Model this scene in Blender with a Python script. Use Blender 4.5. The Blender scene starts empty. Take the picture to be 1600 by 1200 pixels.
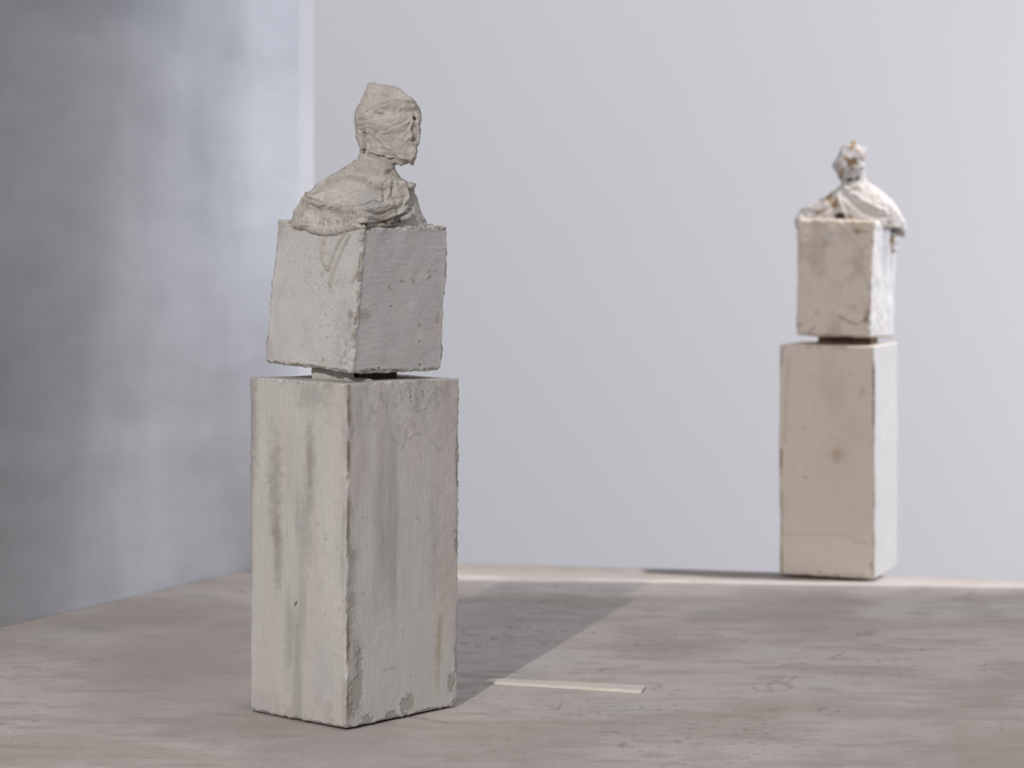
import bpy, bmesh, math, random
import numpy as np
from mathutils import Vector

random.seed(7)
S = bpy.context.scene
COL = S.collection

# ------------------------------------------------------------------ camera
F = 3700.0           # focal length in pixels of a 1600 px wide frame
HZ = 380.0           # pixel row of the horizon (lens shifted down)
CH = 0.5             # camera height above the platform
cam_d = bpy.data.cameras.new('camera')
cam_d.sensor_width = 36.0
cam_d.lens = F / 1600 * 36.0
cam_d.shift_y = -(600 - HZ) / 1600
cam_d.clip_start = 0.05
cam_d.dof.use_dof = True
cam_d.dof.focus_distance = 2.47
cam_d.dof.aperture_fstop = 5.6
cam = bpy.data.objects.new('camera', cam_d)
cam.location = (0, 0, CH)
cam.rotation_euler = (math.pi / 2, 0, 0)
COL.objects.link(cam)
S.camera = cam

# ------------------------------------------------------------------ world, lights, exposure
S.view_settings.view_transform = 'Standard'
S.view_settings.look = 'None'
S.view_settings.gamma = 1.0
S.view_settings.use_curve_mapping = False
S.view_settings.exposure = 0.0
w = bpy.data.worlds.new('gallery_ambient')
S.world = w
w.use_nodes = True
w.node_tree.nodes['Background'].inputs[0].default_value = (0.90, 0.93, 1.0, 1)
w.node_tree.nodes['Background'].inputs[1].default_value = 0.36


def aim(o, target):
    d = Vector(target) - o.location
    o.rotation_euler = d.to_track_quat('-Z', 'Y').to_euler()


def light(name, kind, loc, target, energy, color, **kw):
    d = bpy.data.lights.new(name, kind)
    d.energy = energy
    d.color = color
    for k, v in kw.items():
        setattr(d, k, v)
    o = bpy.data.objects.new(name, d)
    o.location = loc
    COL.objects.link(o)
    aim(o, target)
    return o


# key: low light from the front left, throws the long shadow behind the near tower
kd = Vector((-0.262, -0.965, 0)) * 4.6
KL = Vector((-0.17 + kd.x, 2.54 + kd.y, 0.30 + 4.6 * math.tan(math.radians(24))))
light('key_spotlight', 'SPOT', KL, KL + Vector((0.262 + 0.04, 0.965, -math.tan(math.radians(31)))),
      525, (1.0, 0.955, 0.91), spot_size=math.radians(33), spot_blend=0.04, shadow_soft_size=0.035)
# spot high on the right, beyond the right blocker: lights the rear strip and the far tower
RL = Vector((1.75, 3.35, 3.6))
light('rear_spotlight', 'SPOT', RL, RL + Vector((-1, 0.21, -math.tan(math.radians(72)))),
      500, (1.0, 0.97, 0.95), spot_size=math.radians(21.5), spot_blend=0.05, shadow_soft_size=0.02)
# added bluish side fill; the right blocker shades it off along the left wall
light('side_fill', 'AREA', (4.2, 3.5, 1.3), (-0.35, 3.6, 0.4), 166, (0.88, 0.92, 1.0),
      shape='RECTANGLE', size=1.1, size_y=1.6)
# added soft overhead fill that brightens the platform
light('overhead_fill', 'AREA', (0.1, 2.5, 3.2), (0.1, 2.5, 0), 16, (0.98, 0.98, 1.0),
      shape='RECTANGLE', size=2.6, size_y=2.6)
# added fill lights that brighten the gallery wall behind
light('back_wall_fill', 'AREA', (5.2, 8.0, 0.5), (2.0, 11.0, 0.3), 76, (0.98, 0.97, 1.0),
      shape='RECTANGLE', size=1.0, size_y=4.0)
light('back_wall_fill', 'AREA', (0.5, 8.2, 3.6), (0.7, 11.0, 0.0), 33, (0.98, 0.975, 1.0),
      shape='RECTANGLE', size=6.0, size_y=1.0)


# ------------------------------------------------------------------ helpers
def s2l(c):
    return tuple(((v / 255) / 12.92 if v / 255 <= 0.04045 else ((v / 255 + 0.055) / 1.055) ** 2.4) for v in c)


def P(x, y, Y):
    """photo pixel at depth Y -> world point"""
    return np.array([(x - 800) / F * Y, Y, CH - (y - HZ) / F * Y])


def G(x, y):
    """photo pixel on the platform -> (X, Y)"""
    Y = F * CH / (y - HZ)
    return ((x - 800) / F * Y, Y)


def topix(co):
    return 800 + F * co[:, 0] / co[:, 1], HZ + F * (CH - co[:, 2]) / co[:, 1]


def _hash(ix, iy, iz, seed):
    n = (ix.astype(np.int64) * 374761393 + iy.astype(np.int64) * 668265263 + iz.astype(np.int64) * 2147483647 + seed * 1274126177) & 0xffffffff
    n = ((n ^ (n >> 13)) * 1274126177) & 0xffffffff
    n = (n ^ (n >> 16)) & 0xffff
    return n / 65535.0


def vnoise(p, seed=0):
    i = np.floor(p)
    f = p - i
    f = f * f * f * (f * (f * 6 - 15) + 10)
    ix, iy, iz = i[:, 0], i[:, 1], i[:, 2]
    r = 0
    for dx in (0, 1):
        wx = f[:, 0] if dx else 1 - f[:, 0]
        for dy in (0, 1):
            wy = f[:, 1] if dy else 1 - f[:, 1]
            for dz in (0, 1):
                wz = f[:, 2] if dz else 1 - f[:, 2]
                r = r + _hash(ix + dx, iy + dy, iz + dz, seed) * wx * wy * wz
    return r * 2 - 1


def fbm(co, scale, oct=4, seed=0, st=(1, 1, 1), gain=0.5):
    """co metres, scale = cycles per metre"""
    p = co * np.array(st) * scale
    a, t, r = 1.0, 0.0, 0
    for k in range(oct):
        r = r + a * vnoise(p + 17.3 * k, seed + k)
        t += a
        a *= gain
        p = p * 2.03
    return r / t * 1.6


def seg_dist(px, py, pts):
    """distance to a polyline and the signed side"""
    best = np.full(px.shape, 1e9)
    side = np.zeros(px.shape)
    par = np.zeros(px.shape)
    n = len(pts) - 1
    for k in range(n):
        ax, ay = pts[k]
        bx, by = pts[k + 1]
        dx, dy = bx - ax, by - ay
        L2 = dx * dx + dy * dy + 1e-9
        t = np.clip(((px - ax) * dx + (py - ay) * dy) / L2, 0, 1)
        ex, ey = px - ax - t * dx, py - ay - t * dy
        d = np.sqrt(ex * ex + ey * ey)
        m = d < best
        best = np.where(m, d, best)
        side = np.where(m, np.sign(dx * ey - dy * ex), side)
        par = np.where(m, (k + t) / n, par)
    return best, side, par


def smooth(e0, e1, x):
    t = np.clip((x - e0) / (e1 - e0), 0, 1)
    return t * t * (3 - 2 * t)


def new_obj(name, me, mat=None, parent=None):
    o = bpy.data.objects.new(name, me)
    COL.objects.link(o)
    if mat:
        me.materials.append(mat)
    if parent:
        o.parent = parent
        o.matrix_parent_inverse.identity()
        o.location = -Vector(parent.location)
    return o


def np_mesh(name, verts, faces, shade=True):
    me = bpy.data.meshes.new(name)
    verts = np.asarray(verts, dtype=np.float32)
    faces = np.asarray(faces, dtype=np.int32)
    k = faces.shape[1]
    me.vertices.add(len(verts))
    me.vertices.foreach_set('co', verts.ravel())
    me.loops.add(faces.size)
    me.loops.foreach_set('vertex_index', faces.ravel())
    me.polygons.add(len(faces))
    me.polygons.foreach_set('loop_start', np.arange(0, faces.size, k, dtype=np.int32))
    me.polygons.foreach_set('loop_total', np.full(len(faces), k, dtype=np.int32))
    me.update(calc_edges=True)
    me.validate()
    if shade:
        me.polygons.foreach_set('use_smooth', np.ones(len(me.polygons), dtype=bool))
    return me


def paint(me, col):
    a = me.color_attributes.new('paint', 'FLOAT_COLOR', 'POINT')
    c = np.ones((len(me.vertices), 4), dtype=np.float32)
    c[:, :3] = col
    a.data.foreach_set('color', c.ravel())


def get_co(me):
    a = np.empty(len(me.vertices) * 3, dtype=np.float32)
    me.vertices.foreach_get('co', a)
    return a.reshape(-1, 3).astype(np.float64)


def get_no(me):
    a = np.empty(len(me.vertices) * 3, dtype=np.float32)
    me.vertex_normals.foreach_get('vector', a)
    return a.reshape(-1, 3).astype(np.float64)


def set_co(me, co):
    me.vertices.foreach_set('co', co.astype(np.float32).ravel())
    me.update()


def empty(name, loc, label, cat, group=None):
    o = bpy.data.objects.new(name, None)
    o.location = loc
    o.empty_display_size = 0.05
    COL.objects.link(o)
    o['label'] = label
    o['category'] = cat
    if group:
        o['group'] = group
    return o


def struct(o):
    o['kind'] = 'structure'
    return o


# ------------------------------------------------------------------ materials
def mat_base(name, rough=0.9):
    m = bpy.data.materials.new(name)
    m.use_nodes = True
    nt = m.node_tree
    b = nt.nodes['Principled BSDF']
    b.inputs['Roughness'].default_value = rough
    b.inputs['Specular IOR Level'].default_value = 0.25
    return m, nt, b


def N(nt, t, **kw):
    n = nt.nodes.new(t)
    for k, v in kw.items():
        setattr(n, k, v)
    return n


def mixc(nt, blend, fac, a, b):
    n = N(nt, 'ShaderNodeMix', data_type='RGBA', blend_type=blend)
    if isinstance(fac, (int, float)):
        n.inputs[0].default_value = fac
    else:
        nt.links.new(fac, n.inputs[0])
    for v, s in ((a, n.inputs[6]), (b, n.inputs[7])):
        if isinstance(v, tuple):
            s.default_value = (*v, 1)
        else:
            nt.links.new(v, s)
    return n.outputs[2]


def noise_n(nt, scale, detail=4, stretch=(1, 1, 1), rough=0.55, rot=(0, 0, 0)):
    tc = N(nt, 'ShaderNodeTexCoord')
    mp = N(nt, 'ShaderNodeMapping')
    mp.inputs['Scale'].default_value = stretch
    mp.inputs['Rotation'].default_value = rot
    nt.links.new(tc.outputs['Object'], mp.inputs[0])
    nz = N(nt, 'ShaderNodeTexNoise')
    nz.inputs['Scale'].default_value = scale
    nz.inputs['Detail'].default_value = detail
    nz.inputs['Roughness'].default_value = rough
    nt.links.new(mp.outputs[0], nz.inputs['Vector'])
    return nz.outputs['Fac']


def ramp(nt, src, stops):
    r = N(nt, 'ShaderNodeValToRGB')
    el = r.color_ramp.elements
    while len(el) < len(stops):
        el.new(0.5)
    for e, (p, c) in zip(el, stops):
        e.position = p
        e.color = (*c, 1) if isinstance(c, tuple) else (c, c, c, 1)
    nt.links.new(src, r.inputs[0])
    return r.outputs[0]


def bump(nt, b, src, strength, dist):
    bp = N(nt, 'ShaderNodeBump')
    bp.inputs['Strength'].default_value = strength
    bp.inputs['Distance'].default_value = dist
    nt.links.new(src, bp.inputs['Height'])
    prev = b.inputs['Normal'].links
    if prev:
        nt.links.new(prev[0].from_socket, bp.inputs['Normal'])
    nt.links.new(bp.outputs[0], b.inputs['Normal'])


def painted_mat(name, fine=600, grain=(1, 1, 0.15), amp=0.07, weave=None, bump_s=0.35):
    """colour = attribute 'paint' * fine procedural mottling; bump from noise, optional gauze weave"""
    m, nt, b = mat_base(name)
    at = N(nt, 'ShaderNodeAttribute', attribute_name='paint')
    n1 = noise_n(nt, fine, 3, grain)
    c = mixc(nt, 'MULTIPLY', 1.0, at.outputs['Color'], ramp(nt, n1, [(0.25, 1 - amp), (0.75, 1 + amp * 0.5)]))
    n2 = noise_n(nt, 900, 3)
    c = mixc(nt, 'MULTIPLY', 1.0, c, ramp(nt, n2, [(0.3, 1 - amp), (0.6, 1.0)]))
    if weave:
        tc = N(nt, 'ShaderNodeTexCoord')
        outs = []
        for rz, ry in ((0.0, 0.25), (0.0, 0.25 + math.pi / 2)):
            mp = N(nt, 'ShaderNodeMapping')
            mp.inputs['Rotation'].default_value = (0, ry, 0.2)
            nt.links.new(tc.outputs['Object'], mp.inputs[0])
            wv = N(nt, 'ShaderNodeTexWave', wave_type='BANDS', bands_direction='X')
            wv.inputs['Scale'].default_value = weave
            wv.inputs['Distortion'].default_value = 1.2
            wv.inputs['Detail Scale'].default_value = 0.02 * weave
            nt.links.new(mp.outputs[0], wv.inputs['Vector'])
            outs.append(wv.outputs['Fac'])
        mul = N(nt, 'ShaderNodeMath', operation='MULTIPLY')
        nt.links.new(outs[0], mul.inputs[0])
        nt.links.new(outs[1], mul.inputs[1])
        c = mixc(nt, 'MULTIPLY', 1.0, c, ramp(nt, mul.outputs[0], [(0.0, 0.86), (0.6, 1.05)]))
        bump(nt, b, mul.outputs[0], 0.5, 0.0005)
    nt.links.new(c, b.inputs['Base Color'])
    bump(nt, b, n1, bump_s, 0.0008)
    bump(nt, b, n2, bump_s, 0.0005)
    return m


M_plaster = painted_mat('weathered_white_paint', 260, (1, 1, 0.10), 0.06)
M_block = painted_mat('rough_white_plaster', 500, (0.5, 0.5, 1.0), 0.06, bump_s=0.45)
M_gauze = painted_mat('plastered_gauze', 300, (1, 1, 1), 0.10, weave=250, bump_s=0.6)
M_old = painted_mat('aged_cream_paint', 200, (1, 1, 0.25), 0.05)


def flat_mat(name, col, amp=0.1, scale=60, stretch=(1, 1, 1), rough=0.9):
    m, nt, b = mat_base(name, rough)
    n1 = noise_n(nt, scale, 4, stretch)
    c = mixc(nt, 'MULTIPLY', 1.0, col, ramp(nt, n1, [(0.3, 1 - amp), (0.7, 1 + amp * 0.5)]))
    nt.links.new(c, b.inputs['Base Color'])
    bump(nt, b, n1, 0.2, 0.001)
    return m


M_shim = flat_mat('dark_gap_shade', (0.035, 0.028, 0.024), 0.3, 400)  # near-black pads stand in for the shade in the gaps under the plinths
M_brown = flat_mat('brown_wood', (0.11, 0.068, 0.048), 0.5, 250)
M_pale = flat_mat('pale_plaster', (0.55, 0.52, 0.48), 0.2, 200)
M_thread = flat_mat('cotton_thread', (0.60, 0.55, 0.47), 0.2, 900)
M_gallery = flat_mat('gallery_wall_paint', (0.83, 0.815, 0.83), 0.01, 0.6)
M_floor = flat_mat('gallery_floor_paint', (0.68, 0.66, 0.67), 0.1, 2)
M_board = flat_mat('pale_board', (0.46, 0.41, 0.38), 0.12, 30, (1, 1, 1))
M_batten = flat_mat('pale_wood', (0.76, 0.70, 0.625), 0.06, 90, (0.2, 1, 1))
M_trim = flat_mat('white_wall_end', (0.54, 0.53, 0.55), 0.02, 3)


# ------------------------------------------------------------------ warped, worn box
def worn_box(name, corners, step, r, mat, parent, paint_fn, rough=0.0006, chip=0.0012, seed=0, disp_fn=None, cage=None):
    """corners: [b_front, b_right, b_back, b_left, t_front, t_right, t_back, t_left]"""
    c = [np.array(p, float) for p in corners]
    lu = np.linalg.norm(c[1] - c[0])
    lv = np.linalg.norm(c[3] - c[0])
    lw = np.linalg.norm(c[4] - c[0])
    L = np.array([lu, lv, lw])
    n = np.maximum(4, (L / step).astype(int))
    verts, faces = [], []
    off = 0

    def grid(axis, side):
        nonlocal off
        a, b = [k for k in range(3) if k != axis]
        A, B = np.meshgrid(np.linspace(0, 1, n[a] + 1), np.linspace(0, 1, n[b] + 1), indexing='ij')
        p = np.zeros((A.size, 3))
        p[:, a] = A.ravel()
        p[:, b] = B.ravel()
        p[:, axis] = side
        verts.append(p)
        i = np.arange(n[a])[:, None] * (n[b] + 1) + np.arange(n[b])[None, :]
        q = np.stack([i, i + (n[b] + 1), i + (n[b] + 1) + 1, i + 1], -1).reshape(-1, 4) + off
        flip = (side == 0) ^ (axis == 1)
        if flip:
            q = q[:, ::-1]
        faces.append(q)
        off += len(p)
    for ax in range(3):
        for sd in (0, 1):
            grid(ax, sd)
    p = np.concatenate(verts)
    fc = np.concatenate(faces)
    # weld
    key = np.round(p * 1e6).astype(np.int64)
    _, idx, inv = np.unique(key, axis=0, return_index=True, return_inverse=True)
    inv = inv.ravel()
    p = p[idx]
    fc = inv[fc]
    face_id = np.where(p[:, 1] < 1e-6, 1, np.where(p[:, 0] < 1e-6, 2, np.where(p[:, 2] > 1 - 1e-6, 3, 0)))  # 1 = right-front face, 2 = left-front face
    # rounding in metres
    h = L / 2
    m = (p - 0.5) * L
    q = np.clip(m, -(h - r), h - r)
    d = m - q
    dn = np.linalg.norm(d, axis=1, keepdims=True)
    nrm = np.divide(d, dn, out=np.zeros_like(d), where=dn > 1e-9)
    m2 = q + nrm * r
    edge = (np.sum(np.abs(d) > r * 0.35, axis=1) >= 2).astype(float)
    u = m2 / L + 0.5
    U, V, W = u[:, 0:1], u[:, 1:2], u[:, 2:3]
    co = ((1 - U) * (1 - V) * (1 - W) * c[0] + U * (1 - V) * (1 - W) * c[1] + U * V * (1 - W) * c[2] + (1 - U) * V * (1 - W) * c[3]
          + (1 - U) * (1 - V) * W * c[4] + U * (1 - V) * W * c[5] + U * V * W * c[6] + (1 - U) * V * W * c[7])
    if cage:
        co = cage(co, u)
    me = np_mesh(name, co, fc)
    no = get_no(me)
    co = get_co(me)
    disp = fbm(co, 45, 4, seed) * rough + fbm(co, 350, 2, seed + 9) * rough * 0.25
    disp -= edge * np.clip(fbm(co, 90, 3, seed + 5) + 0.1, 0, 1) * chip
    disp += edge * fbm(co, 260, 2, seed + 6) * chip * 0.35
    px, py = topix(co)
    col, extra = paint_fn(co, px, py, face_id, edge, p)
    if extra is not None:
        disp = disp + extra
    co = co + no * disp[:, None]
    set_co(me, co)
    paint(me, col)
    o = new_obj(name, me, mat, parent)
    return o


def blob(px, py, cx, cy, rx, ry, seed=0, rot=0.0, edge=0.35, ns=0.12):
    c, s = math.cos(rot), math.sin(rot)
    dx, dy = px - cx, py - cy
    a = (dx * c + dy * s) / rx
    b = (-dx * s + dy * c) / ry
    q = np.stack([px * ns, py * ns, px * 0 + seed * 3.7], 1)
    n = vnoise(q, seed) * 0.45 + vnoise(q * 2.3, seed + 1) * 0.3
    return 1 - smooth(1 - edge, 1 + edge, np.sqrt(a * a + b * b) + n)


def stroke(px, py, pts, wd, seed=0, wob=0.5):
    q = np.stack([px * 0.15, py * 0.15, px * 0 + seed], 1)
    d, s, t = seg_dist(px, py, pts)
    d = d + vnoise(q, seed) * wd * wob
    return np.exp(-np.clip(d, 0, None) ** 2 / (wd * wd))


def tint(col, mask, c, k=1.0):
    m = np.clip(mask * k, 0, 1)[:, None]
    return col * (1 - m) + np.array(c) * m


# ------------------------------------------------------------------ near tower
near = empty('bust_sculpture', (-0.170, 2.54, 0), 'larger, nearer pale tower with a gauze-wrapped head and shoulders on its leaning cube', 'sculpture')

PL = (0.60, 0.575, 0.545)     # plinth paint


def paint_near_plinth(co, px, py, face, edge, p):
    n = len(px)
    col = np.tile(np.array(PL), (n, 1))
    # vertical washes of grey
    s = fbm(co, 30, 4, 3, (1, 1, 0.16))
    col = tint(col, smooth(0.05, 0.9, s), (0.40, 0.385, 0.365), 0.75)
    s = fbm(co, 30, 3, 13, (1, 1, 0.22))
    col = tint(col, smooth(0.1, 0.9, s), (0.62, 0.54, 0.50), 0.3)
    s = fbm(co, 14, 3, 43, (1, 1, 0.5))
    col = tint(col, smooth(0.2, 0.8, s), (0.50, 0.49, 0.49), 0.5)
    Lf, Rf = face == 2, face == 1
    ext = np.zeros(n)
    # left face
    a = blob(px, py, 430, 760, 9, 75, 1, edge=0.8) + blob(px, py, 434, 870, 6, 45, 2, edge=0.8) + 0.8 * blob(px, py, 487, 615, 22, 20, 3, edge=0.8)
    a += 0.7 * blob(px, py, 484, 720, 6, 50, 4, edge=0.8) + 0.6 * blob(px, py, 450, 1000, 6, 60, 5, edge=0.9) + 0.5 * blob(px, py, 478, 830, 8, 60, 6, edge=0.9)
    a += 0.8 * blob(px, py, 396, 660, 6, 90, 7, edge=0.9)
    col = np.where(Lf[:, None], tint(col, a, (0.335, 0.315, 0.295), 0.62), col)
    pk = blob(px, py, 432, 830, 4, 22, 8, edge=0.9) + blob(px, py, 484, 722, 4, 14, 9, edge=0.9)
    col = np.where(Lf[:, None], tint(col, pk, (0.42, 0.33, 0.30), 0.6), col)
    lt = blob(px, py, 520, 790, 16, 190, 10, edge=0.9) + blob(px, py, 412, 700, 4, 40, 11, edge=0.9)
    col = np.where(Lf[:, None], tint(col, lt, (0.67, 0.645, 0.61), 0.6), col)
    fl = blob(px, py, 462, 943, 1.6, 3.6, 12, 0.5, ns=0.5)
    col = np.where(Lf[:, None], tint(col, fl, (0.12, 0.10, 0.09)), col)
    low = smooth(1060, 1120, py) * smooth(-0.2, 0.5, fbm(co, 90, 3, 21))
    col = np.where(Lf[:, None], tint(col, low, (0.50, 0.44, 0.40), 0.7), col)
    # right face
    b = smooth(568, 546, px + 8 * fbm(co, 60, 3, 22)) * smooth(-0.35, 0.5, fbm(co, 70, 4, 23, (1, 1, 0.5)))
    col = np.where(Rf[:, None], tint(col, b, (0.30, 0.285, 0.275), 0.72), col)
    b = smooth(-0.1, 0.8, fbm(co, 160, 3, 24)) * smooth(720, 600, py)
    col = np.where(Rf[:, None], tint(col, b, (0.38, 0.36, 0.345), 0.7), col)
    sp = 0.6 * smooth(0.7, 0.95, fbm(co, 420, 2, 25)) * (blob(px, py, 660, 612, 40, 22, 13, edge=0.7) + 0.7 * blob(px, py, 640, 650, 60, 30, 14, edge=0.7))
    col = np.where(Rf[:, None], tint(col, sp, (0.16, 0.145, 0.13), 0.9), col)
    ck = sum(stroke(px, py, q, 1.1, 15 + k) for k, q in enumerate([
        [(612, 682), (618, 690), (625, 692)], [(628, 702), (632, 694), (635, 670)], [(640, 686), (648, 678), (660, 680)],
        [(640, 640), (655, 644), (668, 638)], [(598, 836), (600, 848)], [(600, 1048), (618, 1042)], [(675, 690), (690, 706)]]))
    col = np.where(Rf[:, None], tint(col, ck, (0.30, 0.275, 0.25), 0.55), col)
    chips = np.zeros(n)
    for k, (cx, cy, rx, ry, ro) in enumerate([(556, 1085, 9, 26, 0.15), (563, 1050, 5, 34, 0), (612, 1119, 9, 8, 0), (638, 1101, 9, 15, 0.5), (575, 1124, 8, 6, 0),
                                              (706, 1066, 6, 14, 0), (713, 1030, 2.5, 22, 0), (712, 1100, 5, 10, 0), (668, 1110, 10, 4, -0.2),
                                              (548, 980, 3.5, 40, 0), (716, 720, 3, 35, 0), (716, 845, 4, 18, 0)]):
        chips = np.maximum(chips, blob(px, py, cx, cy, rx, ry, 30 + k, ro, edge=0.12, ns=0.2))
    chips = chips * Rf
    col = tint(col, chips, (0.40, 0.375, 0.345), 0.85)
    rim = np.clip(chips * (1 - chips) * 4, 0, 1)
    col = tint(col, rim, (0.27, 0.25, 0.225), 0.4)
    ext -= chips * 0.0009
    ye = blob(px, py, 686, 1010, 4, 50, 50, 0.05, edge=0.9)
    col = np.where(Rf[:, None], tint(col, ye, (0.40, 0.355, 0.25), 0.7), col)
    pr = blob(px, py, 700, 640, 22, 90, 51, edge=0.9) + blob(px, py, 700, 880, 14, 80, 52, edge=0.9)
    col = np.where(Rf[:, None], tint(col, pr, (0.50, 0.44, 0.415), 0.4), col)
    # front vertical edge: brown grime along it
    eq = 543.5 - (py - 600) / 543 * 1.6
    fe = np.exp(-((px - eq - 1.2) / (2.2 + 1.4 * smooth(900, 640, py))) ** 2) * (face > 0) * (face < 3)
    col = tint(col, fe * smooth(-0.8, 0.1, fbm(co, 120, 3, 60, (1, 1, 0.3))), (0.22, 0.185, 0.15), 0.95)
    col = tint(col, np.exp(-((px - eq + 3.5) / 1.6) ** 2) * Lf, (0.66, 0.63, 0.59), 0.5)
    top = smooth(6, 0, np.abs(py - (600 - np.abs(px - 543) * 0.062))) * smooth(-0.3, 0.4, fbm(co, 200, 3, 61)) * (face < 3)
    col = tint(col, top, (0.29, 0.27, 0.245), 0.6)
    ol = (np.exp(-((px - 391) / 2.0) ** 2) * Lf + np.exp(-((px - 716.5) / 2.0) ** 2) * Rf)
    col = tint(col, ol * smooth(-0.6, 0.2, fbm(co, 100, 3, 62, (1, 1, 0.3))), (0.30, 0.28, 0.25), 0.6)
    sp = 0.5 * smooth(0.85, 1.0, fbm(co, 300, 2, 63)) * smooth(0.0, 0.5, fbm(co, 25, 2, 64))
    col = tint(col, sp, (0.25, 0.225, 0.2), 0.6)
    ne = np.maximum(smooth(0.97, 1.0, p[:, 2]), np.maximum(smooth(0.07, 0, np.where(Rf, p[:, 0], p[:, 1])), smooth(0.93, 1, np.where(Rf, p[:, 0], p[:, 1])))) * (face > 0) * (face < 3)
    col = tint(col, ne * smooth(-0.2, 0.6, fbm(co, 80, 4, 68, (1, 1, 0.35))), (0.37, 0.345, 0.31), 0.6)
    ext += ne * fbm(co, 90, 3, 69) * 0.0007
    # warp of the faces: slow waves and vertical ridges
    ext += fbm(co, 12, 2, 65) * 0.0008
    ext += stroke(px, py, [(546, 620), (545, 860), (541, 1130)], 1.6, 66) * 0.0006 * Lf
    ext += 0.0008 * blob(px, py, 402, 702, 6, 30, 67, edge=0.8) * Lf
    return col, ext


f0, l0, r0 = np.array([-0.170, 2.425, 0.0026]), np.array([-0.280, 2.527, 0.0026]), np.array([-0.0590, 2.552, 0.0026])
b0 = l0 + r0 - f0
f1, l1, r1 = P(543, 600, 2.425), P(390, 590, 2.527), P(719, 590, 2.552)
b1 = l1 + r1 - f1
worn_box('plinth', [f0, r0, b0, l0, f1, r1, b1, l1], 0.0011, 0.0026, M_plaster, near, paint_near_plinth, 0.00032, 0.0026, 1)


def simple_box_part(name, cs, mat, parent, step=0.003, r=0.001, seed=0, rough=0.0003):
    return worn_box(name, cs, step, r, mat, parent, lambda co, px, py, f, e, p: (np.ones((len(px), 3)), None), rough, 0.0005, seed)


def quad_prism(pts, z0, z1):
    """pts: front,right,back,left as XY"""
    return [(*p, z0) for p in pts] + [(*p, z1) for p in pts]


def inset(f, r, b, l, k, off=(0, 0)):
    c = (np.array(f[:2]) + np.array(r[:2]) + np.array(b[:2]) + np.array(l[:2])) / 4 + np.array(off)
    return [tuple(c + (np.array(q[:2]) - np.array([(f[i] + r[i] + b[i] + l[i]) / 4 for i in (0, 1)])) * k) for q in (f, r, b, l)]


simple_box_part('gap_shade_pad', quad_prism(inset(f0, r0, b0, l0, 0.93), 0.0007, 0.0040), M_shim, near)

# block (leaning cube)
bf, bl, br = P(549, 583, 2.44), P(413, 565, 2.53), P(690, 579, 2.55)
bb = bl + br - bf
bb[2] += 0.004
tf, tl, tr = P(566, 358, 2.44), P(433, 344, 2.53), P(701, 353, 2.55)
tb = tl + tr - tf
DR = [[(508, 366), (503, 390), (503, 406), (509, 416), (514, 421)], [(541, 362), (528, 382), (521, 396), (516, 412), (513, 421)],
      [(549, 366), (535, 388), (526, 410), (520, 428), (516, 444)], [(562, 420), (556, 430), (550, 441)]]


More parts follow.
